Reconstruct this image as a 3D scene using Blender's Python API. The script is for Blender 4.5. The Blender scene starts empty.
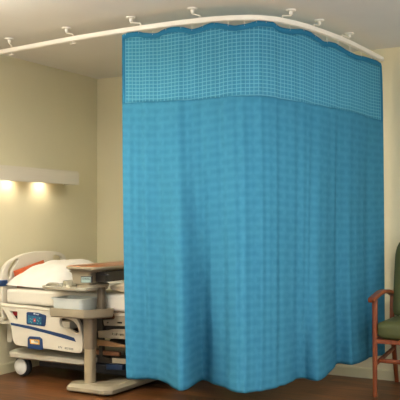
import bpy, bmesh, math, random
from mathutils import Vector, Matrix
random.seed(4)
PI = math.pi
SC = bpy.context.scene
COL = SC.collection

# ------------------------------------------------------------------ camera geometry
CX, CY, CZ = 4.448, -6.012, 1.2375
YAW = math.radians(29.08)
CC, SS = math.cos(YAW), math.sin(YAW)
F = 791.0
def on_y(px, py, y):
    """(x, z) of the sight line meeting the upright plane Y=y (metres in the room)"""
    k = (px-200)/F; dy = y-CY
    dx = (k*CC-SS)*dy/(CC+k*SS)
    d = -dx*SS+dy*CC
    return CX+dx, CZ-(py-219)*d/F
def on_x(px, py, x):
    k = (px-200)/F; dx = x-CX
    dy = -(CC+k*SS)*dx/(SS-k*CC)
    d = -dx*SS+dy*CC
    return CY+dy, CZ-(py-219)*d/F
def depth(x, y): return -(x-CX)*SS+(y-CY)*CC

cam = bpy.data.cameras.new('camera')
co = bpy.data.objects.new('camera', cam); COL.objects.link(co)
co.location = (CX, CY, CZ); co.rotation_euler = (PI/2, 0, YAW)
cam.sensor_width = 36; cam.lens = F/400*36; cam.shift_y = 19/400
SC.camera = co

# ------------------------------------------------------------------ materials
def lin(c):
    return tuple(((v/255)/12.92 if v/255 <= .04045 else ((v/255+.055)/1.055)**2.4) for v in c)+(1,)
def mat(name, rgb, rough=.5, metal=0, var=.06, scale=20, bump=0, coat=0, spec=.5, stretch=None, **kw):
    m = bpy.data.materials.new(name); m.use_nodes = True
    nt = m.node_tree; N = nt.nodes; L = nt.links
    b = N['Principled BSDF']
    b.inputs['Roughness'].default_value = rough; b.inputs['Metallic'].default_value = metal
    b.inputs['Coat Weight'].default_value = coat; b.inputs['Specular IOR Level'].default_value = spec
    tc = N.new('ShaderNodeTexCoord'); nz = N.new('ShaderNodeTexNoise'); nz.inputs['Scale'].default_value = scale
    nz.inputs['Detail'].default_value = 4
    src = tc.outputs['Object']
    if stretch:
        mp = N.new('ShaderNodeMapping'); mp.inputs['Scale'].default_value = stretch
        L.new(src, mp.inputs['Vector']); src = mp.outputs['Vector']
    L.new(src, nz.inputs['Vector'])
    mx = N.new('ShaderNodeMix'); mx.data_type = 'RGBA'
    c = lin(rgb)
    mx.inputs[6].default_value = tuple(v*(1-var*2) for v in c[:3])+(1,)
    mx.inputs[7].default_value = tuple(min(1, v*(1+var*2)) for v in c[:3])+(1,)
    L.new(nz.outputs['Fac'], mx.inputs[0]); L.new(mx.outputs[2], b.inputs['Base Color'])
    if bump:
        bp = N.new('ShaderNodeBump'); bp.inputs['Strength'].default_value = bump; bp.inputs['Distance'].default_value = .01
        L.new(nz.outputs['Fac'], bp.inputs['Height']); L.new(bp.outputs['Normal'], b.inputs['Normal'])
    return m
M = {}
M['wall'] = mat('wall_paint', (221, 211, 174), .75, var=.02, scale=3, bump=.02)
M['ceiling'] = mat('ceiling_paint', (228, 224, 214), .85, var=.02, scale=4)
M['trim'] = mat('baseboard_vinyl', (205, 195, 155), .5, var=.02)
M['track'] = mat('white_enamel', (240, 234, 220), .35, var=.01)
M['valance'] = mat('valance_laminate', (224, 214, 192), .5, var=.02, scale=6, stretch=(1, 1, 14))
M['cream'] = mat('cream_plastic', (220, 212, 192), .38, var=.02, scale=6)
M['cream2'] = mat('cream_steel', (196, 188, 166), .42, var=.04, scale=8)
M['sheet'] = mat('white_sheet', (230, 222, 204), .9, var=.02, scale=14, bump=.15)
M['pillow'] = mat('pillow_cotton', (238, 231, 218), .92, var=.015, scale=9, bump=.2)
M['orange'] = mat('rust_fabric', (188, 88, 44), .8, var=.08, scale=60)
M['blue'] = mat('navy_plastic', (18, 54, 100), .4, var=.04)
M['teal'] = mat('teal_keypad', (28, 98, 128), .35, var=.04)
M['key'] = mat('pale_key', (130, 175, 180), .4)
M['red'] = mat('red_plastic', (200, 40, 45), .4)
M['yellow'] = mat('amber_label', (232, 170, 45), .45)
M['label'] = mat('pale_label', (225, 222, 200), .5)
M['ink'] = mat('dark_ink', (50, 50, 52), .6)
M['ink2'] = mat('grey_ink', (112, 110, 98), .6)
M['white'] = mat('white_ink', (230, 235, 235), .6)
M['plate'] = mat('zinc_plate', (154, 142, 118), .45, var=.08, scale=14)
M['neck'] = mat('brown_neck', (92, 80, 62), .5, var=.05)
M['pedal'] = mat('dark_blue_pedal', (12, 38, 70), .5)
M['taupe'] = mat('taupe_plastic', (148, 136, 112), .42, var=.04, scale=8)
M['taupe2'] = mat('taupe_sleeve', (122, 107, 86), .45, var=.04, scale=8)
M['taupe3'] = mat('pale_column', (164, 148, 118), .35, var=.03, scale=8)
M['greytray'] = mat('grey_tray', (164, 157, 136), .35, var=.05, scale=12)
M['dark'] = mat('dark_steel', (48, 42, 34), .5, var=.1)
M['brownsteel'] = mat('brown_beam', (112, 70, 40), .5, var=.12, scale=9)
M['tan'] = mat('tan_beam', (150, 112, 72), .5, var=.08)
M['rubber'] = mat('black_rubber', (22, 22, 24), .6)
M['wheel'] = mat('wheel_cover', (222, 218, 205), .35, var=.03)
M['screen'] = mat('label_screen', (150, 172, 165), .3)
M['green'] = mat('olive_vinyl', (78, 82, 40), .62, var=.1, scale=160, bump=.12)
M['beige'] = mat('beige_blanket', (232, 212, 176), .9, var=.02, scale=30, bump=.03)

def wood(name, a, b_, stretch, rough=.35):
    m = bpy.data.materials.new(name); m.use_nodes = True
    nt = m.node_tree; N = nt.nodes; L = nt.links; b = N['Principled BSDF']
    b.inputs['Roughness'].default_value = rough
    tc = N.new('ShaderNodeTexCoord'); mp = N.new('ShaderNodeMapping'); mp.inputs['Scale'].default_value = stretch
    nz = N.new('ShaderNodeTexNoise'); nz.inputs['Scale'].default_value = 9; nz.inputs['Detail'].default_value = 6
    cr = N.new('ShaderNodeValToRGB'); cr.color_ramp.elements[0].position = .3; cr.color_ramp.elements[1].position = .7
    cr.color_ramp.elements[0].color = lin(a); cr.color_ramp.elements[1].color = lin(b_)
    L.new(tc.outputs['Object'], mp.inputs[0]); L.new(mp.outputs[0], nz.inputs['Vector'])
    L.new(nz.outputs['Fac'], cr.inputs[0]); L.new(cr.outputs[0], b.inputs['Base Color'])
    return m
M['cherry'] = wood('cherry_wood', (106, 48, 19), (146, 74, 34), (6, 6, 1))
M['laminate'] = wood('brown_laminate', (140, 78, 42), (172, 104, 62), (1.5, .6, 1), .3)

def floor_mat():
    m = bpy.data.materials.new('wood_plank_floor'); m.use_nodes = True
    nt = m.node_tree; N = nt.nodes; L = nt.links; b = N['Principled BSDF']
    b.inputs['Roughness'].default_value = .38; b.inputs['Specular IOR Level'].default_value = .35
    tc = N.new('ShaderNodeTexCoord')
    br = N.new('ShaderNodeTexBrick'); br.inputs['Scale'].default_value = 1
    br.inputs['Brick Width'].default_value = .95; br.inputs['Row Height'].default_value = .12
    br.inputs['Mortar Size'].default_value = .002; br.inputs['Mortar Smooth'].default_value = .3
    br.inputs['Color1'].default_value = lin((116, 74, 40)); br.inputs['Color2'].default_value = lin((86, 52, 27))
    br.inputs['Mortar'].default_value = lin((84, 52, 30))
    L.new(tc.outputs['Object'], br.inputs['Vector'])
    mp = N.new('ShaderNodeMapping'); mp.inputs['Scale'].default_value = (1.2, 14, 1)
    nz = N.new('ShaderNodeTexNoise'); nz.inputs['Scale'].default_value = 3; nz.inputs['Detail'].default_value = 7
    nz.inputs['Distortion'].default_value = .6
    L.new(tc.outputs['Object'], mp.inputs[0]); L.new(mp.outputs[0], nz.inputs['Vector'])
    cr = N.new('ShaderNodeValToRGB'); cr.color_ramp.elements[0].position = .3; cr.color_ramp.elements[1].position = .7
    cr.color_ramp.elements[0].color = (.42, .37, .32, 1); cr.color_ramp.elements[1].color = (1.4, 1.36, 1.3, 1)
    L.new(nz.outputs['Fac'], cr.inputs[0])
    mx = N.new('ShaderNodeMix'); mx.data_type = 'RGBA'; mx.blend_type = 'MULTIPLY'; mx.inputs[0].default_value = .85
    L.new(br.outputs['Color'], mx.inputs[6]); L.new(cr.outputs[0], mx.inputs[7])
    L.new(mx.outputs[2], b.inputs['Base Color'])
    return m
M['floor'] = floor_mat()

CLOTH_A, CLOTH_B = (66, 148, 184), (84, 166, 198)
def cloth_mat(name, kind):
    m = bpy.data.materials.new(name); m.use_nodes = True
    nt = m.node_tree; N = nt.nodes; L = nt.links; b = N['Principled BSDF']
    out = N['Material Output']
    b.inputs['Roughness'].default_value = .85; b.inputs['Specular IOR Level'].default_value = .05
    uv = N.new('ShaderNodeUVMap'); uv.uv_map = 'UVMap'
    mx = N.new('ShaderNodeMix'); mx.data_type = 'RGBA'
    if kind == 'cloth':
        # woven jacquard of soft staggered dashes
        wob = N.new('ShaderNodeTexNoise'); wob.inputs['Scale'].default_value = 26; wob.inputs['Detail'].default_value = 3
        L.new(uv.outputs[0], wob.inputs['Vector'])
        vm = N.new('ShaderNodeVectorMath'); vm.operation = 'MULTIPLY_ADD'
        vm.inputs[1].default_value = (.035, .016, 0)
        L.new(wob.outputs['Color'], vm.inputs[0]); L.new(uv.outputs[0], vm.inputs[2])
        br = N.new('ShaderNodeTexBrick'); br.inputs['Scale'].default_value = 1
        br.inputs['Brick Width'].default_value = .12; br.inputs['Row Height'].default_value = .052; br.offset = .37
        br.inputs['Mortar Size'].default_value = .024; br.inputs['Mortar Smooth'].default_value = 1.0
        L.new(vm.outputs[0], br.inputs['Vector'])
        nz = N.new('ShaderNodeTexNoise'); nz.inputs['Scale'].default_value = 12; nz.inputs['Detail'].default_value = 2
        L.new(uv.outputs[0], nz.inputs['Vector'])
        mu = N.new('ShaderNodeMath'); mu.operation = 'MULTIPLY_ADD'; mu.inputs[1].default_value = .42
        L.new(br.outputs['Fac'], mu.inputs[0])
        m2 = N.new('ShaderNodeMath'); m2.operation = 'MULTIPLY'; m2.inputs[1].default_value = .5
        L.new(nz.outputs['Fac'], m2.inputs[0]); L.new(m2.outputs[0], mu.inputs[2])
        L.new(mu.outputs[0], mx.inputs[0])
        mx.inputs[6].default_value = lin((64, 142, 176)); mx.inputs[7].default_value = lin((84, 162, 195))
        fac = mu.outputs[0]
    elif kind == 'mesh':
        br = N.new('ShaderNodeTexBrick'); br.inputs['Scale'].default_value = 1; br.offset = 0
        br.inputs['Brick Width'].default_value = .030; br.inputs['Row Height'].default_value = .0232
        br.inputs['Mortar Size'].default_value = .0036; br.inputs['Mortar Smooth'].default_value = .5
        L.new(uv.outputs[0], br.inputs['Vector'])
        L.new(br.outputs['Fac'], mx.inputs[0])
        mx.inputs[6].default_value = lin((76, 156, 190)); mx.inputs[7].default_value = lin((122, 196, 218))
        fac = br.outputs['Fac']
    else:
        nz = N.new('ShaderNodeTexNoise'); nz.inputs['Scale'].default_value = 40
        L.new(uv.outputs[0], nz.inputs['Vector']); L.new(nz.outputs['Fac'], mx.inputs[0])
        mx.inputs[6].default_value = lin((52, 134, 174)); mx.inputs[7].default_value = lin((60, 142, 182))
        fac = nz.outputs['Fac']
    L.new(mx.outputs[2], b.inputs['Base Color'])
    bp = N.new('ShaderNodeBump'); bp.inputs['Strength'].default_value = .15; bp.inputs['Distance'].default_value = .004
    L.new(fac, bp.inputs['Height']); L.new(bp.outputs[0], b.inputs['Normal'])
    tr = N.new('ShaderNodeBsdfTranslucent'); L.new(mx.outputs[2], tr.inputs['Color'])
    ms = N.new('ShaderNodeMixShader'); ms.inputs[0].default_value = .38
    L.new(b.outputs[0], ms.inputs[1]); L.new(tr.outputs[0], ms.inputs[2]); L.new(ms.outputs[0], out.inputs['Surface'])
    return m
M['cloth'] = cloth_mat('blue_cloth', 'cloth'); M['net'] = cloth_mat('blue_netting', 'mesh'); M['hem'] = cloth_mat('blue_hem', 'hem')

def bin_mat():
    m = mat('frosted_plastic', (228, 232, 224), .35, var=.02)
    m.node_tree.nodes['Principled BSDF'].inputs['Transmission Weight'].default_value = .25
    return m
M['bin'] = bin_mat()
def bulb_mat():
    m = bpy.data.materials.new('lamp_glow'); m.use_nodes = True
    b = m.node_tree.nodes['Principled BSDF']
    b.inputs['Emission Color'].default_value = (1, .72, .42, 1); b.inputs['Emission Strength'].default_value = 12
    return m
M['bulb'] = bulb_mat()

# ------------------------------------------------------------------ object helpers
def link(name, mesh, m, parent=None, smooth=True, loc=(0, 0, 0)):
    o = bpy.data.objects.new(name, mesh); COL.objects.link(o)
    if m is not None:
        mesh.materials.clear(); mesh.materials.append(m)
    if smooth and hasattr(mesh, 'polygons'):
        mesh.shade_smooth()
        try: mesh.set_sharp_from_angle(angle=math.radians(38))
        except Exception: pass
    if parent:
        o.parent = parent
        # geometry is written in room metres; take out the parent's own place
        o.matrix_parent_inverse = world(parent).inverted()
    return o
def world(o):
    mw = Matrix.Translation(o.location) @ o.rotation_euler.to_matrix().to_4x4()
    if o.parent: return world(o.parent) @ o.matrix_parent_inverse @ mw
    return mw
def obj(name, bm, m, parent=None, smooth=True, bevel=0, seg=2, subs=0):
    bmesh.ops.recalc_face_normals(bm, faces=bm.faces)
    me = bpy.data.meshes.new(name); bm.to_mesh(me); bm.free()
    o = link(name, me, m, parent, smooth)
    if bevel:
        b = o.modifiers.new('bevel', 'BEVEL'); b.width = bevel; b.segments = seg; b.limit_method = 'ANGLE'; b.angle_limit = math.radians(40)
    if subs:
        s = o.modifiers.new('subsurf', 'SUBSURF'); s.levels = subs; s.render_levels = subs
    return o
def thing(name, label, cat, loc=(0, 0, 0), group=None):
    o = bpy.data.objects.new(name, None); COL.objects.link(o); o.location = loc
    o.empty_display_size = .1
    o['label'] = label; o['category'] = cat
    if group: o['group'] = group
    return o
def tag(o, label, cat, group=None):
    o['label'] = label; o['category'] = cat
    if group: o['group'] = group
    return o
def struct(name, bm, m, parent=None, **k):
    o = obj(name, bm, m, parent, **k)
    o['kind'] = 'structure'
    return o
def box(bm, x0, x1, y0, y1, z0, z1):
    v = [bm.verts.new(p) for p in ((x0, y0, z0), (x1, y0, z0), (x1, y1, z0), (x0, y1, z0), (x0, y0, z1), (x1, y0, z1), (x1, y1, z1), (x0, y1, z1))]
    for f in ((0, 3, 2, 1), (4, 5, 6, 7), (0, 1, 5, 4), (1, 2, 6, 5), (2, 3, 7, 6), (3, 0, 4, 7)): bm.faces.new([v[i] for i in f])
    return bm
def bx(*a): return box(bmesh.new(), *a)
def sweep(bm, pts, section, up=Vector((0, 0, 1)), scale=None, cap=True):
    """sweep a closed 2-D section along a polyline"""
    pts = [Vector(p) for p in pts]; rings = []
    n = len(pts)
    for i, p in enumerate(pts):
        t = (pts[min(i+1, n-1)]-pts[max(i-1, 0)]).normalized()
        a = t.cross(up)
        if a.length < 1e-3: a = t.cross(Vector((1, 0, 0)))
        a.normalize(); b = a.cross(t).normalized()
        s = scale(i/(n-1)) if scale else 1
        rings.append([bm.verts.new(p+a*u*s+b*v*s) for u, v in section])
    k = len(section)
    for i in range(n-1):
        for j in range(k):
            bm.faces.new((rings[i][j], rings[i][(j+1) % k], rings[i+1][(j+1) % k], rings[i+1][j]))
    if cap:
        bm.faces.new(rings[0][::-1]); bm.faces.new(rings[-1])
    return bm
def circ(r, n=12, ry=None):
    ry = ry or r
    return [(r*math.cos(2*PI*i/n), ry*math.sin(2*PI*i/n)) for i in range(n)]
def rrect(w, h, r, n=4):
    o = []
    for cx, cy, a0 in ((w/2-r, h/2-r, 0), (-w/2+r, h/2-r, 90), (-w/2+r, -h/2+r, 180), (w/2-r, -h/2+r, 270)):
        for i in range(n+1):
            a = math.radians(a0+90*i/n); o.append((cx+r*math.cos(a), cy+r*math.sin(a)))
    return o
def catmull(pts, sub=8):
    P = [Vector(p) for p in pts]; P = [2*P[0]-P[1]]+P+[2*P[-1]-P[-2]]; out = []
    for i in range(1, len(P)-2):
        for j in range(sub):
            t = j/sub; a, b, c, d = P[i-1:i+3]
            out.append(.5*((2*b)+(c-a)*t+(2*a-5*b+4*c-d)*t*t+(3*b-a-3*c+d)*t**3))
    out.append(P[-2]); return out
def tube(bm, pts, r, n=10, sub=6, scale=None):
    return sweep(bm, catmull(pts, sub) if len(pts) > 2 and sub else pts, circ(r, n), scale=scale)
def loft_z(bm, rings, cap=True):
    """rings: list of (z, [(x, y)...]) with equal counts"""
    R = [[bm.verts.new((x, y, z)) for x, y in pl] for z, pl in rings]; k = len(R[0])
    for i in range(len(R)-1):
        for j in range(k): bm.faces.new((R[i][j], R[i][(j+1) % k], R[i+1][(j+1) % k], R[i+1][j]))
    if cap: bm.faces.new(R[0][::-1]); bm.faces.new(R[-1])
    return bm
def rr_at(cx, cy, w, h, r, n=4): return [(cx+u, cy+v) for u, v in rrect(w, h, r, n)]
def plate(name, loops, axis, pos, thick, m, parent, bevel=.003, smooth_first=True):
    """flat plate with holes: loops of 2-D points; axis 'y' -> points are (x, z); axis 'x' -> (y, z)"""
    cu = bpy.data.curves.new(name, 'CURVE'); cu.dimensions = '2D'; cu.fill_mode = 'BOTH'
    cu.extrude = max(thick/2-bevel, .0002); cu.bevel_depth = bevel; cu.bevel_resolution = 2; cu.offset = -bevel
    for lp in loops:
        sp = cu.splines.new('POLY'); sp.points.add(len(lp)-1)
        for i, (a, b) in enumerate(lp): sp.points[i].co = (a, b, 0, 1)
        sp.use_cyclic_u = True
    tmp = bpy.data.objects.new('tmp', cu); COL.objects.link(tmp)
    dg = bpy.context.evaluated_depsgraph_get(); dg.update()
    me = bpy.data.meshes.new_from_object(tmp.evaluated_get(dg))
    bpy.data.objects.remove(tmp); bpy.data.curves.remove(cu)
    for v in me.vertices:
        a, b, c = v.co
        v.co = (a, pos-c, b) if axis == 'y' else (pos+c, a, b)
    me.update()
    return link(name, me, m, parent)
def smooth_loop(pts, sub=5):
    P = [Vector((a, b)) for a, b in pts]; n = len(P); out = []
    for i in range(n):
        a, b, c, d = P[i-1], P[i], P[(i+1) % n], P[(i+2) % n]
        for j in range(sub):
            t = j/sub
            v = .5*((2*b)+(c-a)*t+(2*a-5*b+4*c-d)*t*t+(3*b-a-3*c+d)*t**3); out.append((v.x, v.y))
    return out
def text(s, size, m, parent, loc, rot, name='lettering', ext=.0006):
    cu = bpy.data.curves.new(name, 'FONT'); cu.body = s; cu.size = size; cu.extrude = ext
    cu.align_x = 'CENTER'; cu.align_y = 'CENTER'
    tmp = bpy.data.objects.new('tmp', cu); COL.objects.link(tmp)
    dg = bpy.context.evaluated_depsgraph_get(); dg.update()
    me = bpy.data.meshes.new_from_object(tmp.evaluated_get(dg))
    bpy.data.objects.remove(tmp); bpy.data.curves.remove(cu)
    o = bpy.data.objects.new(name, me); COL.objects.link(o); me.materials.clear(); me.materials.append(m)
    o.location = loc; o.rotation_euler = rot
    o.parent = parent; o.matrix_parent_inverse = world(parent).inverted()
    return o
def interp(tab, x):
    if x <= tab[0][0]: return tab[0][1]
    for (a, b), (c, d) in zip(tab, tab[1:]):
        if x <= c: return b+(d-b)*(x-a)/(c-a)
    return tab[-1][1]
def hermite(tab, x):
    """smooth interpolation of a table of (key, value tuple)"""
    n = len(tab); x = min(max(x, tab[0][0]), tab[-1][0])
    i = 0
    while i < n-2 and x > tab[i+1][0]: i += 1
    x0, x1 = tab[i][0], tab[i+1][0]; t = (x-x0)/(x1-x0)
    def tang(k, j):
        a, b = max(k-1, 0), min(k+1, n-1)
        return (tab[b][1][j]-tab[a][1][j])/(tab[b][0]-tab[a][0])
    r = []
    for j in range(len(tab[0][1])):
        p0, p1 = tab[i][1][j], tab[i+1][1][j]; m0, m1 = tang(i, j)*(x1-x0), tang(i+1, j)*(x1-x0)
        r.append((2*t**3-3*t*t+1)*p0+(t**3-2*t*t+t)*m0+(-2*t**3+3*t*t)*p1+(t**3-t*t)*m1)
    return r

# ------------------------------------------------------------------ the room
H = 2.55
RX, FY = 5.6, -7.0
struct('floor', bx(-.1, RX, FY, .1, -.06, 0), M['floor'], smooth=False)
struct('ceiling', bx(-.1, RX, FY, .1, H, H+.06), M['ceiling'], smooth=False)
struct('wall_left', bx(-.1, 0, FY, .1, 0, H), M['wall'], smooth=False)
struct('wall_back', bx(0, RX, 0, .1, 0, H), M['wall'], smooth=False)
bb = bmesh.new()
def bb_sec(): return [(0, 0), (.012, 0), (.012, .07), (.008, .078), (0, .08)]
b1 = bmesh.new(); rings = []
for y in (FY, -.0):
    rings.append([b1.verts.new((x, y, z)) for x, z in bb_sec()])
for j in range(5): b1.faces.new((rings[0][j], rings[0][(j+1) % 5], rings[1][(j+1) % 5], rings[1][j]))
b1.faces.new(rings[0]); b1.faces.new(rings[1])
struct('baseboard_left', b1, M['trim'], smooth=False)
b2 = bmesh.new(); rings = []
for x in (.012, RX):
    rings.append([b2.verts.new((x, -y, z)) for y, z in bb_sec()])
for j in range(5): b2.faces.new((rings[0][j], rings[0][(j+1) % 5], rings[1][(j+1) % 5], rings[1][j]))
b2.faces.new(rings[0]); b2.faces.new(rings[1])
struct('baseboard_back', b2, M['trim'], smooth=False)
bb.free()

# ------------------------------------------------------------------ bed-head light box
lb = thing('wall_light', 'long pale box light on the wall above the bed head, glowing beneath', 'wall light', (0, -1.0, 1.6))
zb, zt = 1.535, 1.655
y0, y1 = -1.56, -.477
b = bmesh.new()
box(b, .145, .16, y0, y1, zb, zt-.012)
obj('front_panel', b, M['valance'], lb, smooth=False, bevel=.002)
for ya, yb in ((y0, y0+.014), (y1-.014, y1)):
    obj('end_panel', bx(.001, .145, ya, yb, zb, zt), M['valance'], lb, smooth=False)
obj('top_panel', bx(.001, .145, y0+.014, y1-.014, zt-.014, zt), M['valance'], lb, smooth=False)
for ly in (-1.215, -.82):
    bm = bmesh.new()
    sweep(bm, [(.09, ly, 1.641), (.09, ly, 1.622)], circ(.022, 14))
    hld = obj('lamp_holder', bm, M['track'], lb)
    bm = bmesh.new(); bmesh.ops.create_uvsphere(bm, u_segments=14, v_segments=8, radius=.014)
    for v in bm.verts: v.co = Vector((.09, ly, 1.618))+v.co
    obj('bulb', bm, M['bulb'], hld)
    ld = bpy.data.lights.new('bed_light', 'SPOT'); ld.energy = 3.6; ld.color = (1, .86, .70); ld.shadow_soft_size = .02
    ld.spot_size = math.radians(135); ld.spot_blend = 1
    lo = bpy.data.objects.new('bed_light', ld); COL.objects.link(lo); lo.location = (.09, ly, 1.60)
    lo.rotation_euler = (Vector((.02, ly, 1.45))-Vector((.09, ly, 1.60))).to_track_quat('-Z', 'Y').to_euler()

# ------------------------------------------------------------------ curtain track
TZ = 2.46
TR = [(0, (.342, -1.655)), (36, (.729, -1.70)), (72, (1.087, -1.74)), (123, (1.511, -1.765)), (170, (1.87, -1.765)),
      (215, (2.176, -1.737)), (245, (2.354, -1.68)), (262, (2.439, -1.62)), (280, (2.51, -1.525)), (300, (2.578, -1.349)),
      (320, (2.63, -1.12)), (343, (2.676, -.816)), (360, (2.699, -.514)), (383, (2.731, -.03))]
trk = thing('curtain_track', 'white curved ceiling curtain rail on small angled hangers', 'curtain rail', (1.5, -1.76, TZ))
path = [(.004, -1.615, TZ)]+[(x, y, TZ) for _, (x, y) in TR[:-1]]+[(2.723, -.045, TZ)]
bm = bmesh.new()
sec = [(-.014, -.015), (-.005, -.015), (-.005, -.008), (.005, -.008), (.005, -.015), (.014, -.015), (.014, .014), (-.014, .014)]
sweep(bm, catmull(path, 8), sec)
obj('rail', bm, M['track'], trk)
def tr_at(px): x, y = hermite(TR, px); return Vector((x, y, TZ))
for (fx, fy), jp in (((.44, -1.66), 12), ((1.01, -1.715), 72), ((1.555, -1.735), 141), ((2.015, -1.735), 200),
                     ((2.535, -1.40), 283), ((2.60, -1.07), 313), ((2.655, -.62), 342)):
    j = tr_at(jp)
    hg = obj('hanger', tube(bmesh.new(), [(fx, fy, H-.012), (fx, fy, H-.035), (fx*.6+j.x*.4, fy*.6+j.y*.4, H-.045), (fx*.15+j.x*.85, fy*.15+j.y*.85, H-.056), (j.x, j.y, H-.062), (j.x, j.y, TZ+.014)], .0042, 8, 6), M['track'], trk)
    bm = bmesh.new()
    loft_z(bm, [(H-.03, rr_at(fx, fy, .022, .022, .0108)), (H-.012, rr_at(fx, fy, .022, .022, .0108)), (H-.008, rr_at(fx, fy, .062, .062, .0305)), (H-.001, rr_at(fx, fy, .066, .066, .0325))])
    obj('ceiling_flange', bm, M['track'], hg)
    if jp < 120:
        bm = bmesh.new()
        loft_z(bm, [(TZ-.036, rr_at(j.x, j.y, .05, .012, .0055)), (TZ-.031, rr_at(j.x, j.y, .054, .014, .0065))])
        box(bm, j.x-.003, j.x+.003, j.y-.003, j.y+.003, TZ-.032, TZ-.01)
        obj('end_stop', bm, M['track'], trk)

# ------------------------------------------------------------------ the curtain
HEM = [(125, (1.53, -1.75)), (138, (1.60, -1.735)), (147, (1.655, -1.70)), (158, (1.735, -1.68)), (167.5, (1.868, -1.785)), (175, (1.965, -1.865)),
       (182, (2.02, -1.885)), (189, (2.035, -1.83)), (195, (2.003, -1.68)), (201, (1.985, -1.565)), (206, (2.005, -1.545)),
       (214, (2.105, -1.62)), (220, (2.168, -1.66)), (231, (2.293, -1.745)), (246, (2.396, -1.757)), (265, (2.46, -1.626)),
       (284, (2.511, -1.45)), (295, (2.496, -1.23)), (304, (2.541, -1.186)), (317.5, (2.64, -1.205)), (327, (2.62, -.971)),
       (336, (2.557, -.60)), (351, (2.654, -.565)), (361, (2.678, -.42)), (370, (2.69, -.22)), (384, (2.742, -.035))]
TOPY = [(122.5, 35), (129, 32.5), (134, 31), (147.5, 33), (156, 33), (162.5, 30), (170, 27.5), (182.5, 27), (192.5, 29), (197.5, 28), (204, 25.5),
        (213, 22.5), (225, 24), (235, 25.5), (246, 23.4), (258, 20.6), (265, 20.3), (273, 22), (282, 27), (291, 29), (300, 29), (310, 32), (317, 37),
        (322, 41), (330, 42), (339, 45), (350, 52), (357, 55), (366, 57), (375, 60), (379.5, 63)]
HZ = .2
def ripple(u):
    return math.sin(2*PI*9.3*u+.6+1.3*math.sin(5*u))+.55*math.sin(2*PI*17.1*u+2.1)+.3*math.sin(2*PI*31*u+.4)
def S(u, z):
    tp = 122.5+257.5*u; bp = 125+259*u
    a = hermite(TR, tp); a2 = hermite(TR, tp+1 if tp < 382 else tp); a1 = hermite(TR, tp-1)
    T = Vector((a[0], a[1])); tg = Vector((a2[0]-a1[0], a2[1]-a1[1])).normalized(); nrm = Vector((tg.y, -tg.x))
    hz = ztop(u)
    t = max(0, min(1, (hz-z)/(hz-HZ)))
    B = Vector(hermite(HEM, bp))
    w = t**2.3*.86+.14*t
    if u > .93: k = (u-.93)/.07; w = w*(1-k)+k*t**.35
    p = T.lerp(B, w)
    edge = min(1, u/.04, (1-u)/.05)
    amp = (.003+.006*min(1, t*2.2))*edge
    p = p+nrm*amp*ripple(u+.012*math.sin(3*t+6*u))
    # right edge leans out a little at the header seam
    if u > .9: p = p+tg*.0*(u-.9)
    if p.y > -.02: p.y = -.02
    return Vector((p.x, p.y, z))
def ztop(u):
    tp = 122.5+257.5*u
    py = hermite([(a, (b_,)) for a, b_ in TOPY], tp)[0]
    x, y = hermite(TR, tp)
    return min(CZ+(219-py)*depth(x, y)/F, TZ-.0175)
ARC = []
acc = 0; prev = None
for i in range(401):
    x, y = hermite(TR, 122.5+257.5*i/400)
    if prev: acc += math.hypot(x-prev[0], y-prev[1])
    prev = (x, y); ARC.append(acc)
def arc(u):
    # less cloth is gathered along the leg that runs to the wall
    k = min(399.999, max(0, u*400)); i = int(k); a = ARC[i]+(ARC[i+1]-ARC[i])*(k-i)
    return a if a < 1.2 else 1.2+(a-1.2)*.95-.12*(a-1.2)**2
def panel(name, us, zfun, nv, m, parent, off=0):
    """zfun(u, s) -> z for s in 0..1 down the panel"""
    bm = bmesh.new(); uvl = bm.loops.layers.uv.new('UVMap'); G = []; UV = {}
    for u in us:
        col_ = []
        for j in range(nv+1):
            z = zfun(u, j/nv); p = S(u, z)
            v = bm.verts.new(p); UV[v] = (arc(u)*1.12, z+.02*math.sin(9*u)); col_.append(v)
        G.append(col_)
    for i in range(len(us)-1):
        for j in range(nv):
            f = bm.faces.new((G[i][j], G[i+1][j], G[i+1][j+1], G[i][j+1]))
            for l in f.loops: l[uvl].uv = UV[l.vert]
    me = bpy.data.meshes.new(name); bm.to_mesh(me); bm.free()
    o = link(name, me, m, parent); 
    s = o.modifiers.new('thickness', 'SOLIDIFY'); s.thickness = .0025+off; s.offset = 0
    return o
cur = thing('privacy_curtain', 'large blue hospital privacy curtain with netted top hanging around the bed', 'curtain', (2.3, -1.7, HZ))
def seam(u): return 1.982+.006*math.sin(14*u+1)
uL, uR = .0125, .992
allu = [i/420 for i in range(421)]
mid = [uL]+[u for u in allu if uL < u < uR]+[uR]
HB = .034
panel('top_hem', allu, lambda u, s: ztop(u)-HB*s, 2, M['hem'], cur, .001)
panel('net_panel', mid, lambda u, s: (ztop(u)-HB)*(1-s)+seam(u)*s, 16, M['net'], cur)
panel('side_hem', [uL*i/3 for i in range(4)], lambda u, s: (ztop(u)-HB)*(1-s)+seam(u)*s, 16, M['hem'], cur, .001)
panel('side_hem', [uR+(1-uR)*i/3 for i in range(4)], lambda u, s: (ztop(u)-HB)*(1-s)+seam(u)*s, 16, M['hem'], cur, .001)
panel('cloth_panel', allu, lambda u, s: seam(u)*(1-s)+HZ*s, 90, M['cloth'], cur)
for hp in (126, 139, 153, 166, 181, 192, 203, 214, 228, 244, 256, 266, 277, 290, 303, 315, 326, 338, 350, 361, 371):
    u = (hp-122.5)/257.5; x, y = hermite(TR, hp); zt_ = ztop(u); p = S(u, zt_-.008)
    bm = bmesh.new()
    tube(bm, [(x, y, TZ-.012), (x, y, max(zt_+.004, zt_*.5+TZ*.5-.008)), (p.x, p.y, zt_+.002), (p.x, p.y, zt_-.01)], .0022, 6, 4)
    obj('hook', bm, M['track'], cur)

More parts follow.
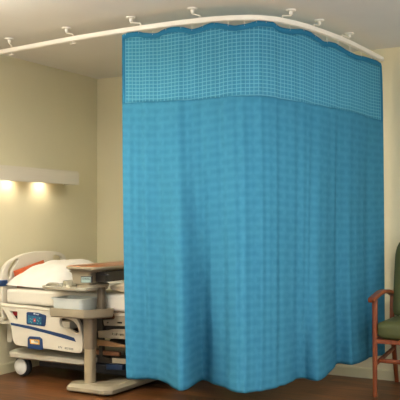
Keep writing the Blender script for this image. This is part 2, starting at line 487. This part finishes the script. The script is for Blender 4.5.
# ------------------------------------------------------------------ the bed
BY = -1.34                      # near long side of the mattress
bed = thing('hospital_bed', 'cream hospital bed with lowered side rail, keypad and blue stripe', 'bed', (1.2, -.95, 0))
# headboard (upright plate with two grip openings)
hx = .07
def HB_(l): return [on_x(a, b_, hx) for a, b_ in l]
outer = HB_([(1.5, 306), (.8, 290), (.6, 277), (2.5, 268), (7, 262), (14, 257.5), (24, 253.5), (37, 251.3), (48, 251), (57, 252), (62, 254), (64.5, 257.5), (65.5, 264)])
yr = outer[-1][0]; yl = outer[0][0]
outer = outer+[(yr, .50), (yr-.02, .44), (yl+.02, .44), (yl, .50)]
# smooth only the arch
arch = [tuple(p) for p in catmull([Vector((a, b_, 0)) for a, b_ in outer[:13]], 4)]
arch = [(p[0], p[1]) for p in arch]
loops = [arch+outer[13:],
         smooth_loop(HB_([(7.5, 278), (6.8, 271), (9.5, 264), (14.5, 259.5), (17, 259.5), (15, 264), (11, 270), (9.2, 277)])),
         smooth_loop(HB_([(52.5, 255.5), (57, 255.3), (60.5, 257), (61, 260.5), (57, 260.5), (52.5, 259.8)]))]
hb = plate('headboard', loops, 'x', hx, .032, M['cream'], bed, bevel=.007)
y_, z_ = on_x(0, 279, hx)
obj('bumper_strap', bx(hx-.022, hx+.024, yl-.03, yl+.045, on_x(2, 286, hx)[1], on_x(2, 280, hx)[1]), M['blue'], bed, bevel=.004)
for yy in (yl+.10, yr-.10):
    obj('headboard_post', sweep(bmesh.new(), [(hx, yy, .26), (hx, yy, .47)], rrect(.03, .05, .008)), M['cream2'], bed)
# base cover, wheels
b = bmesh.new()
loft_z(b, [(.152, rr_at(.5, -.92, .74, .80, .06)), (.165, rr_at(.5, -.92, .78, .84, .07)), (.198, rr_at(.5, -.92, .78, .84, .07)), (.212, rr_at(.5, -.92, .73, .79, .06))])
obj('base_cover', b, M['cream2'], bed)
obj('chassis_beam', bx(.88, 2.1, -1.2, -1.12, .16, .22), M['dark'], bed, bevel=.004)
obj('chassis_beam', bx(.88, 2.1, -.72, -.64, .16, .22), M['dark'], bed, bevel=.004)
obj('underbed_shade', bx(.34, 1.34, -1.22, -.62, .085, .156), M['rubber'], bed, bevel=.01)  # black block added in place of the deep shade under the bed
def caster(cx, cy):
    bm = bmesh.new()
    R_ = .078
    prof = [(-.024, .055), (-.024, .07), (-.016, R_), (.016, R_), (.024, .07), (.024, .055)]
    n = 28; rg = []
    for i in range(n):
        a = 2*PI*i/n
        rg.append([bm.verts.new((cx+r*math.cos(a), cy+t, .08+r*math.sin(a))) for t, r in prof])
    for i in range(n):
        for j in range(len(prof)):
            bm.faces.new((rg[i][j], rg[(i+1) % n][j], rg[(i+1) % n][(j+1) % 6], rg[i][(j+1) % 6]))
    w = obj('caster', bm, M['rubber'], bed)
    bm = bmesh.new(); rg = []
    prof = [(-.020, .0562), (-.034, .062), (-.044, .05), (-.049, .02), (-.049, .0015)]
    for sgn in (1, -1):
        rg = []
        for i in range(n):
            a = 2*PI*i/n
            rg.append([bm.verts.new((cx+r*math.cos(a), cy+t*sgn, .08+r*math.sin(a))) for t, r in prof])
        for i in range(n):
            for j in range(len(prof)-1):
                bm.faces.new((rg[i][j], rg[(i+1) % n][j], rg[(i+1) % n][j+1], rg[i][j+1]))
        bm.faces.new([r[-1] for r in rg]); bm.faces.new([r[0] for r in rg])
    obj('wheel_cover', bm, M['wheel'], w)
    bm = sweep(bmesh.new(), [(cx+.03, cy, .09), (cx+.035, cy, .155)], rrect(.03, .04, .008))
    obj('caster_fork', bm, M['dark'], w)
for c_ in ((.205, -1.245), (.205, -.62), (1.50, -1.0), (1.50, -.62)): caster(*c_)
# lift columns and deck
for xx in (.5, 1.75):
    b = bmesh.new(); box(b, xx-.12, xx+.12, -1.06, -.80, .215, .40)
    obj('lift_column', b, M['dark'], bed, bevel=.01)
def side_bar(pts, y, th, m, name, bev=.003):
    loops = [[on_y(a, c, y) for a, c in l] for l in pts]
    return plate(name, loops, 'y', y+th/2, th, m, bed, bevel=bev)
obj('deck_frame', bx(.12, 2.1, BY+.07, -.56, .40, .50), M['dark'], bed, bevel=.006)
obj('mattress_deck', bx(.12, 2.12, BY+.03, -.52, .53, .565), M['cream2'], bed, bevel=.006)
obj('deck_riser', bx(.3, 1.95, BY+.12, -.62, .50, .53), M['dark'], bed)
PY = -1.315
side_bar([[(97, 313), (113.5, 314), (114.5, 318.5), (97, 318.5)]], PY, .03, M['brownsteel'], 'pivot_block')
side_bar([[(103, 320), (114, 319), (115, 316), (150, 315.5), (150, 326.5), (104, 325.6)], [(117, 322), (122, 322), (122, 323.6), (117, 323.4)], [(107, 321.6), (108.5, 321.6), (108.5, 323.2), (107, 323.2)]], PY, .012, M['plate'], 'side_plate', .002)
side_bar([[(98, 331), (109, 330), (113, 329), (150, 330), (150, 341), (98, 337.5)], [(112, 333), (113.5, 333), (113.5, 335), (112, 335)], [(116, 333.4), (117.5, 333.4), (117.5, 335.4), (116, 335.4)], [(120, 334), (123, 334), (123, 336), (120, 336)]], PY, .012, M['plate'], 'side_plate', .002)
side_bar([[(96, 339.5), (106, 340.5), (120, 344.5), (150, 348), (150, 350), (96, 345.5)]], PY+.01, .02, M['tan'], 'link_arm')
side_bar([[(96, 350), (119, 352.3), (119, 356.3), (96, 354.5)]], PY+.02, .03, M['brownsteel'], 'link_arm')
side_bar([[(112, 358.2), (150, 360.5), (150, 366), (112, 363)]], PY, .02, M['plate'], 'foot_bar')
side_bar([[(106, 364.3), (122, 365), (122, 370.4), (106, 369.8)]], PY-.01, .05, M['pedal'], 'brake_pedal', .006)
obj('cross_shaft', sweep(bmesh.new(), [(1.0, -1.3, .245), (1.0, -1.13, .19)], circ(.012)), M['dark'], bed)
obj('hanger_link', bx(1.28, 1.31, -1.3, -1.26, .16, .53), M['dark'], bed)
obj('hanger_link', bx(.98, 1.01, -1.3, -1.27, .23, .53), M['dark'], bed)
obj('actuator', sweep(bmesh.new(), [(.95, -1.1, .3), (1.8, -1.1, .42)], circ(.03)), M['dark'], bed)
# side rail
RY = -1.385
def R_(l): return [on_y(a, c, RY-.016) for a, c in l]
outl = R_([(-.5, 303.3), (8, 304.2), (30, 306.2), (52, 308.8), (64, 310.5), (72, 314), (78, 321), (81.3, 331), (82.6, 342), (82, 350), (79.5, 353.2), (70, 352.4),
           (56, 350.4), (43, 348.6), (29, 347), (18, 345.6), (14, 343), (12, 337), (11, 328), (8.5, 320), (4.5, 312)])
hole1 = R_([(9.3, 311), (17, 311.8), (17.2, 319.6), (14.2, 319.2), (11.5, 315.5)])
hole2 = R_([(60, 318.6), (68, 319.3), (74, 322.3), (77.6, 328), (78.6, 332.6), (76.5, 333), (71, 330), (65, 327.8), (60.5, 326.5)])
rail = plate('side_rail', [smooth_loop(outl, 4), hole1, smooth_loop(hole2, 4)], 'y', RY, .032, M['cream'], bed, bevel=.006)
RF = RY-.016
# top lip of the rail
p0 = on_y(-.5, 305.2, RF); p1 = on_y(50, 310, RF)
obj('rail_lip', sweep(bmesh.new(), [(p0[0]+.02, RF+.004, p0[1]), (p1[0], RF+.004, p1[1])], circ(.011, 10)), M['cream'], rail)
st = [on_y(a, c, RF) for a, c in [(10.7, 322.6), (30, 326), (50, 331), (65, 334.7), (74, 337.8), (76, 341.8), (64, 338.4), (50, 334.2), (30, 329), (11.3, 325)]]
plate('stripe', [st], 'y', RF-.0008, .003, M['blue'], rail, .0005)
kp = [on_y(a, c, RF) for a, c in [(27, 312.8), (28, 311.9), (38, 312.6), (45.3, 315), (46.3, 316), (45.6, 325), (44.6, 326.4), (28, 324.2), (27, 323.2)]]
key = plate('keypad', [kp], 'y', RF-.002, .010, M['blue'], rail, .002)
kp2 = [on_y(a, c, RF) for a, c in [(28.6, 315), (42.5, 317.3), (42, 324.8), (28.5, 323)]]
plate('key_field', [kp2], 'y', RF-.0075, .002, M['teal'], key, .0004)
def spot(px, py, w, h, m, name, par, y=RF-.009):
    x, z = on_y(px, py, y)
    return obj(name, bx(x-w/2, x+w/2, y-.0012, y+.001, z-h/2, z+h/2), m, par)
spot(34.6, 320.2, .019, .026, M['red'], 'key', key); spot(34.6, 320.4, .007, .010, M['label'], 'key', key, RF-.0105)
for a, c in ((30.2, 318.8), (32, 319.2), (37.6, 320.2), (38.6, 321.2), (30.6, 321.4), (31.6, 322.8), (37.4, 323.4), (39.5, 318.2), (40.6, 323.2)):
    spot(a, c, .008, .005, M['key'], 'key', key)
x, z = on_y(36.8, 314.2, RF-.008)
text('Total', .016, M['white'], key, (x, RF-.0078, z), (PI/2, math.radians(3), 0))
spot(34.2, 313.7, .009, .012, M['white'], 'emblem', key, RF-.0075)
bd = [on_y(a, c, RF) for a, c in [(28.8, 348.2), (28.9, 338), (30.5, 336.2), (40, 337), (42.4, 339), (43.2, 349.5)]]
badge = plate('release_handle', [bd], 'y', RF-.006, .02, M['blue'], rail, .003)
yb = [on_y(a, c, RF) for a, c in [(31.3, 338.8), (40.8, 339.6), (41, 344.4), (31.8, 343.4)]]
plate('amber_frame', [yb], 'y', RF-.017, .003, M['yellow'], badge, .0006)
yb2 = [on_y(a, c, RF) for a, c in [(32.6, 339.8), (40, 340.4), (40, 343.3), (33, 342.6)]]
plate('badge_face', [yb2], 'y', RF-.0188, .002, M['label'], badge, .0004)
x, z = on_y(36.4, 341.5, RF-.02)
text('TBBL', .022, M['ink'], badge, (x, RF-.0202, z), (PI/2, math.radians(4), 0))
x, z = on_y(60.2, 347.4, RF); text('LTV', .021, M['ink'], rail, (x, RF-.0006, z), (PI/2, math.radians(3), 0))
x, z = on_y(69, 348.8, RF); text('BED3000', .021, M['ink2'], rail, (x, RF-.0006, z), (PI/2, math.radians(3), 0))
# red latch and white bracket behind the rail opening
xa, za = on_y(14.5, 313.4, -1.352)
obj('red_latch', bx(xa-.03, xa+.03, -1.364, -1.342, za-.014, za+.014), M['red'], bed, bevel=.003)
for px in (6, 66):
    xa, za = on_y(px, 321, -1.35)
    obj('rail_bracket', bx(xa-.05, xa+.05, -1.368, -1.27, .42, za), M['cream2'], bed, bevel=.004)
xa, za = on_y(3, 320, -1.36)
obj('corner_block', bx(.03, .11, -1.368, -1.33, za-.02, za+.02), M['cream2'], bed, bevel=.004)
obj('corner_clip', bx(.012, .03, -1.366, -1.335, za-.012, za+.018), M['ink'], bed, bevel=.002)

# ------------------------------------------------------------------ bedding
def soft_block(name, x0, x1, y0_, y1_, z0, z1, m, r=.04, nx=26, ny=14, wob=.004, parent=None, seed=1, sag=0):
    """a mattress-like block, rounded and slightly uneven"""
    bm = bmesh.new()
    bmesh.ops.create_cube(bm, size=1)
    bmesh.ops.subdivide_edges(bm, edges=bm.edges[:], cuts=nx//2, use_grid_fill=True)
    cx, cy, cz = (x0+x1)/2, (y0_+y1_)/2, (z0+z1)/2; sx, sy, sz = (x1-x0)/2, (y1_-y0_)/2, (z1-z0)/2
    from mathutils import noise
    for v in bm.verts:
        p = Vector((v.co.x*2*sx, v.co.y*2*sy, v.co.z*2*sz))
        q = Vector((max(-sx+r, min(sx-r, p.x)), max(-sy+r, min(sy-r, p.y)), max(-sz+r, min(sz-r, p.z))))
        d = p-q
        if d.length > 1e-6: p = q+d.normalized()*min(d.length, r) if d.length > r else p
        n_ = noise.noise(Vector((p.x*7+seed, p.y*7, p.z*9)))
        p += p.normalized()*n_*wob
        v.co = Vector((cx, cy, cz))+p
    return obj(name, bm, m, parent)
mt = soft_block('mattress', .105, 2.12, BY, -.5, .567, .70, M['sheet'], .035, 40, wob=.005)
tag(mt, 'bed mattress in a fitted white sheet on the cream bed frame', 'mattress')
def cushion(name, c, dims, rot, m, label, cat, plump=2.2, seed=0, n=26):
    from mathutils import noise
    bm = bmesh.new(); L_, W_, T_ = dims
    top, bot = {}, {}
    for i in range(n+1):
        for j in range(n+1):
            u, v = i/n*2-1, j/n*2-1
            e = max(0, (1-abs(u)**plump))*max(0, (1-abs(v)**plump))
            h = T_/2*e**(.42 if T_ < .2 else .5)
            pin = 1-.05*(1-abs(v)**2)*abs(u)**3; pin2 = 1-.05*(1-abs(u)**2)*abs(v)**3
            wr = noise.noise(Vector((u*3+seed, v*3, 1)))*.06*T_+noise.noise(Vector((u*8+seed, v*8, 2)))*.02*T_
            x, y = u*L_/2*pin2, v*W_/2*pin
            if i in (0, n) or j in (0, n):
                vv = bm.verts.new((x, y, 0)); top[i, j] = bot[i, j] = vv
            else:
                top[i, j] = bm.verts.new((x, y, h+wr)); bot[i, j] = bm.verts.new((x, y, -h*(.8 if T_ < .2 else .05)))
    for i in range(n):
        for j in range(n):
            bm.faces.new((top[i, j], top[i+1, j], top[i+1, j+1], top[i, j+1]))
            q = (bot[i, j], bot[i, j+1], bot[i+1, j+1], bot[i+1, j])
            if len(set(q)) == 4 and set(q) != {top[i, j], top[i+1, j], top[i+1, j+1], top[i, j+1]}: bm.faces.new(q)
    mw = Matrix.Translation(c) @ Matrix.Rotation(rot[1], 4, 'Y') @ Matrix.Rotation(rot[0], 4, 'X') @ Matrix.Rotation(rot[2], 4, 'Z')
    bmesh.ops.transform(bm, matrix=mw, verts=bm.verts)
    o = obj(name, bm, m); tag(o, label, cat)
    return o
cushion('pillow', (.39, -.93, .714), (.54, .84, .385), (0, math.radians(2), 0), M['pillow'], 'plump white pillow lying at the head of the bed', 'pillow', 2.3, 3)
cushion('bed_cushion', (.113, -1.05, .783), (.16, .38, .034), (0, math.radians(84), math.radians(11)), M['orange'], 'rust orange cushion tucked between pillow and headboard', 'cushion', 2.4, 9)
# folded blanket roll further down the bed
bm = bmesh.new(); rings = []
N_ = 24; yy0, yy1 = -1.33, -.56
def roll(t, k):
    a = 2*PI*k/N_
    e = min(t, 1-t)/.045; r = 1 if e >= 1 else .7+.3*math.sqrt(1-(1-e)**2)
    return (1.41+.335*r*math.cos(a)*(1+.03*math.sin(9*t)), yy0+(yy1-yy0)*t, .742+.042*r*math.sin(a))
R2 = []
TS = [0, .004, .012, .025, .045]+[.045+.91*i/14 for i in range(1, 14)]+[.955, .975, .988, .996, 1]
for t in TS:
    R2.append([bm.verts.new(roll(t, k)) for k in range(N_)])
for i in range(len(TS)-1):
    for k in range(N_): bm.faces.new((R2[i][k], R2[i][(k+1) % N_], R2[i+1][(k+1) % N_], R2[i+1][k]))
bm.faces.new(R2[0]); bm.faces.new(R2[-1])
tag(obj('rolled_blanket', bm, M['beige']), 'rolled beige blanket on the mattress behind the overbed table', 'blanket')

# ------------------------------------------------------------------ overbed table
tb = thing('overbed_table', 'taupe overbed table with brown top, swivel tray and column base', 'table', (1.0, -1.45, 0))
# base: near cross plate with a long foot running under the bed
b = bmesh.new()
def base_pl(g): return [(.85-g, -1.50-g), (.88-g, -1.55-g), (1.20+g, -1.55-g), (1.25+g, -1.51-g), (1.25+g, -.82+g), (1.21+g, -.78+g), (1.09-g, -.78+g), (1.07-g, -.82+g), (1.05-g, -1.33+g), (1.0, -1.38+g), (.88-g, -1.38+g), (.85-g, -1.41+g)]
loft_z(b, [(.012, base_pl(-.012)), (.02, base_pl(0)), (.045, base_pl(0)), (.068, base_pl(-.022))])
obj('base', b, M['taupe'], tb, bevel=.003)
for cx_, cy_ in ((.89, -1.50), (1.20, -1.50), (1.15, -.86)):
    bm = bmesh.new(); sweep(bm, [(cx_-.012, cy_, .014), (cx_+.012, cy_, .014)], circ(.0135, 14)); obj('caster', bm, M['rubber'], tb)
ccx, ccy = 1.008, -1.445
obj('column', loft_z(bmesh.new(), [(.06, rr_at(ccx, ccy, .072, .072, .022)), (.34, rr_at(ccx, ccy, .072, .072, .022))]), M['taupe3'], tb)
obj('column_sleeve', loft_z(bmesh.new(), [(.31, rr_at(ccx, ccy, .084, .082, .024)), (.535, rr_at(ccx, ccy, .084, .082, .024))]), M['taupe2'], tb)
# lower shelf that holds the bin
b = bmesh.new()
def rct(g): return [(.735-g, -1.56), (.745-g*.7, -1.57-g*.7), (.76, -1.575-g), (1.04, -1.575-g), (1.055+g*.5, -1.57-g), (1.068+g, -1.556), (1.155+g, -1.40), (1.16+g, -1.375), (1.15+g*.7, -1.362+g*.7), (1.13, -1.358+g), (.77, -1.358+g), (.745-g*.7, -1.362+g*.7), (.735-g, -1.375)]
loft_z(b, [(.535, rct(-.012)), (.545, rct(0)), (.600, rct(.004)), (.600, rct(-.008)), (.552, rct(-.010))])
obj('shelf', b, M['taupe'], tb)
obj('neck', loft_z(bmesh.new(), [(.552, rr_at(1.075, -1.40, .05, .05, .012)), (.73, rr_at(1.075, -1.40, .05, .05, .012)), (.81, rr_at(1.05, -1.40, .05, .05, .012))]), M['neck'], tb)
# swivel tray
tx, ty = .86, -1.42
b = bmesh.new()
def trp(g): return smooth_loop([(.635-g, -1.50), (.68, -1.555-g), (.86, -1.56-g), (1.00, -1.565-g), (1.055+g, -1.53), (1.065+g, -1.35), (1.02, -1.26+g), (.84, -1.25+g), (.68, -1.28+g), (.635-g, -1.35)], 4)
loft_z(b, [(.722, trp(-.03)), (.732, trp(0)), (.748, trp(.004)), (.754, trp(0)), (.754, trp(-.012)), (.745, trp(-.016))])
tr_ = obj('swivel_tray', b, M['greytray'], tb)
def ring(cx_, cy_, r, z0, z1, m, par, name, th=.006):
    bm = bmesh.new(); n = 28; rg = []
    for i in range(n):
        a = 2*PI*i/n
        rg.append([bm.verts.new((cx_+q*math.cos(a), cy_+q*math.sin(a), z)) for q, z in ((r, z0), (r, z1), (r-th, z1), (r-th, z0))])
    for i in range(n):
        for j in range(4): bm.faces.new((rg[i][j], rg[(i+1) % n][j], rg[(i+1) % n][(j+1) % 4], rg[i][(j+1) % 4]))
    return obj(name, bm, m, par, bevel=.0015)
ring(.76, -1.36, .052, .744, .781, M['greytray'], tr_, 'cup_holder')
obj('tray_handle', tube(bmesh.new(), [(.68, -1.53, .757), (.72, -1.545, .772), (.80, -1.55, .772), (.84, -1.545, .757)], .008, 8), M['greytray'], tr_)
obj('tray_latch', bx(.875, .91, -1.556, -1.53, .75, .766), M['cream2'], tr_, bevel=.003)
# turning disc, housing and its label
obj('turntable', loft_z(bmesh.new(), [(.75, rr_at(1.0, -1.40, .20, .24, .09, 6)), (.772, rr_at(1.0, -1.40, .20, .24, .09, 6)), (.778, rr_at(1.0, -1.40, .18, .22, .085, 6))]), M['taupe'], tb)
obj('housing', loft_z(bmesh.new(), [(.776, rr_at(.985, -1.43, .155, .19, .02)), (.85, rr_at(.985, -1.43, .17, .20, .02)), (.868, rr_at(.99, -1.42, .22, .24, .02))]), M['taupe'], tb)
hf = -1.43-.099
lab = [on_y(a, c, hf) for a, c in [(81, 276.2), (92, 276.2), (92, 282.7), (81, 282.7)]]
pl = plate('label_plate', [lab], 'y', hf+.002, .010, M['ink'], tb, .001)
lab = [on_y(a, c, hf) for a, c in [(81.6, 277.2), (91, 277.2), (91, 282.5), (81.6, 282.5)]]
plate('label_face', [lab], 'y', hf-.0036, .002, M['screen'], pl, .0004)
x, z = on_y(86.3, 278.9, hf); text('LOWER', .02, M['ink'], pl, (x, hf-.005, z), (PI/2, 0, 0))
obj('slide_rail', bx(1.075, 1.16, -1.47, -.78, .792, .868), M['dark'], tb, bevel=.004)
obj('slide_rail', bx(.95, 1.01, -1.31, -.78, .83, .868), M['dark'], tb, bevel=.004)
obj('lever', sweep(bmesh.new(), [(1.12, -1.47, .848), (1.19, -1.47, .842)], rrect(.016, .012, .004)), M['ink'], tb)
# table top: moulded tray underside, rim and brown laminate
tcx, tcy, tw, tl = 1.025, -1.15, .30, .86
def tp(g, r=.05): return rr_at(tcx, tcy, tw+2*g, tl+2*g, r, 6)
b = bmesh.new()
loft_z(b, [(.866, tp(-.045, .03)), (.874, tp(-.02, .04)), (.888, tp(0)), (.898, tp(.001)), (.903, tp(-.003)), (.903, tp(-.008)), (.896, tp(-.010))])
top = obj('table_top', b, M['taupe'], tb)
b = bmesh.new(); loft_z(b, [(.890, tp(-.0085, .045)), (.9045, tp(-.0085, .045)), (.906, tp(-.011, .043))])
obj('laminate_surface', b, M['laminate'], top)
# storage bin on the shelf
b = bmesh.new()
bxc, byc = .885, -1.46
def bn(w, l, r=.03): return rr_at(bxc, byc, w, l, r, 5)
loft_z(b, [(.5535, bn(.240, .185)), (.560, bn(.256, .195)), (.664, bn(.272, .205)), (.664, bn(.292, .222)), (.672, bn(.294, .224)), (.672, bn(.266, .198)), (.566, bn(.244, .186))])
tag(obj('storage_bin', b, M['bin']), 'frosted white plastic bin on the shelf under the overbed table', 'bin')

# ------------------------------------------------------------------ armchair by the wall
ch = thing('armchair', 'cherry wood armchair with olive green padded seat and back by the wall', 'chair', (3.1, -.35, 0))
XL, XR = 2.834, 3.42
def sq(w, d): return rrect(w, d, min(w, d)*.28, 3)
for xx in (XL, XR):
    obj('leg', sweep(bmesh.new(), [(xx, -.60, 0), (xx, -.60, .40), (xx, -.60, .672)], sq(.036, .036), scale=lambda t: .8+.2*min(1, t*1.3)), M['cherry'], ch)
    obj('leg', sweep(bmesh.new(), catmull([(xx, -.03, 0), (xx, -.10, .22), (xx, -.155, .42), (xx, -.165, .55), (xx, -.16, .685)], 5), sq(.034, .036), up=Vector((0, 1, 0)), scale=lambda t: .85+.15*math.sin(PI*t)), M['cherry'], ch)
    arm = catmull([(xx, -.695, .672), (xx, -.67, .684), (xx, -.60, .695), (xx, -.48, .714), (xx, -.36, .716), (xx, -.24, .702), (xx, -.16, .68)], 6)
    obj('armrest', sweep(bmesh.new(), arm, sq(.052, .026), scale=lambda t: 1.0 if t > .12 else .8+.2*t/.12), M['cherry'], ch, bevel=0)
    obj('side_rail', bx(xx-.011, xx+.011, -.59, -.13, .365, .41), M['cherry'], ch, bevel=.003)
    obj('stretcher', sweep(bmesh.new(), [(xx, -.59, .225), (xx, -.075, .275)], sq(.018, .03)), M['cherry'], ch)
obj('stretcher', sweep(bmesh.new(), [(XL, -.50, .236), (XR, -.50, .236)], sq(.018, .03)), M['cherry'], ch)
obj('front_rail', bx(XL+.012, XR-.012, -.612, -.588, .372, .402), M['cherry'], ch, bevel=.003)
obj('back_rail', bx(XL+.012, XR-.012, -.165, -.145, .372, .41), M['cherry'], ch, bevel=.003)
obj('back_rail', bx(XL+.012, XR-.012, -.15, -.13, .66, .70), M['cherry'], ch, bevel=.003)
soft_block('seat', XL+.016, XR-.016, -.635, -.185, .402, .53, M['green'], .045, 20, wob=.003, parent=ch)
o = soft_block('backrest', XL+.018, XR-.018, -.045, .045, -.28, .28, M['green'], .04, 20, wob=.003, parent=None, seed=5)
for v in o.data.vertices:
    c_ = v.co; f = (c_.z+.28)/.56
    w_ = 1-.07*max(0, f-.8)/.2
    y = c_.y; z = c_.z
    a = math.radians(-9)
    cx_ = (XL+XR)/2
    v.co = (cx_+(c_.x-cx_)*w_, -.165+y*math.cos(a)-z*math.sin(a), .795+y*math.sin(a)+z*math.cos(a))
o.parent = ch; o.matrix_parent_inverse = world(ch).inverted()

# ------------------------------------------------------------------ lights
def fill_pendant(cx_, cy_, down, up, label):  # pendant added out of view to brighten the ceiling and walls
    zc = 2.28
    f = thing('added_pendant', label, 'added light', (cx_, cy_, zc))
    obj('housing', bx(cx_-.62, cx_+.62, cy_-.14, cy_+.14, zc-.03, zc+.03), M['track'], f, bevel=.006)
    m = bpy.data.materials.get('fill_glow')
    if not m:
        m = bpy.data.materials.new('fill_glow'); m.use_nodes = True
        b_ = m.node_tree.nodes['Principled BSDF']; b_.inputs['Emission Color'].default_value = (1, .95, .86, 1); b_.inputs['Emission Strength'].default_value = 2
    obj('diffuser', bx(cx_-.59, cx_+.59, cy_-.12, cy_+.12, zc-.035, zc-.029), m, f)
    for sx in (-.5, .5):
        obj('suspension_rod', sweep(bmesh.new(), [(cx_+sx, cy_, zc+.03), (cx_+sx, cy_, H-.001)], circ(.005, 8)), M['track'], f)
    for e, z, rx in ((down, zc-.04, 0), (up, zc+.04, PI)):
        ld = bpy.data.lights.new('pendant_fill', 'AREA'); ld.shape = 'RECTANGLE'; ld.size = 1.15; ld.size_y = .24
        ld.energy = e; ld.color = LC
        lo = bpy.data.objects.new('pendant_fill', ld); COL.objects.link(lo); lo.location = (cx_, cy_, z); lo.rotation_euler = (rx, 0, 0)
LC = (1, .985, .95)
fill_pendant(.95, -3.4, 28, 92, 'added white pendant fill light, out of view nearest the left wall')
fill_pendant(4.1, -3.3, 30, 88, 'added white pendant fill light, out of view right of the camera')
f = thing('added_ceiling_panel', 'added square white fill panel on the bay ceiling, hidden by the curtain', 'added light', (1.9, -.85, H))  # added to lift the bay walls, unseen behind the curtain
fr = obj('frame', bx(1.6, 2.2, -1.15, -.55, H-.018, H-.001), M['track'], f, bevel=.003)
obj('diffuser', bx(1.625, 2.175, -1.125, -.575, H-.021, H-.017), bpy.data.materials['fill_glow'], f)
ld = bpy.data.lights.new('panel_fill', 'AREA'); ld.shape = 'SQUARE'; ld.size = .54; ld.energy = 7; ld.color = (1, .95, .86)
lo = bpy.data.objects.new('panel_fill', ld); COL.objects.link(lo); lo.location = (1.9, -.85, H-.026)
w = bpy.data.worlds.new('world'); SC.world = w; w.use_nodes = True
bg = w.node_tree.nodes['Background']; bg.inputs[0].default_value = (1, 1, .98, 1); bg.inputs[1].default_value = 1.3

SC.view_settings.view_transform = 'Standard'; SC.view_settings.look = 'None'
SC.view_settings.gamma = 1; SC.view_settings.exposure = .22; SC.view_settings.use_curve_mapping = False
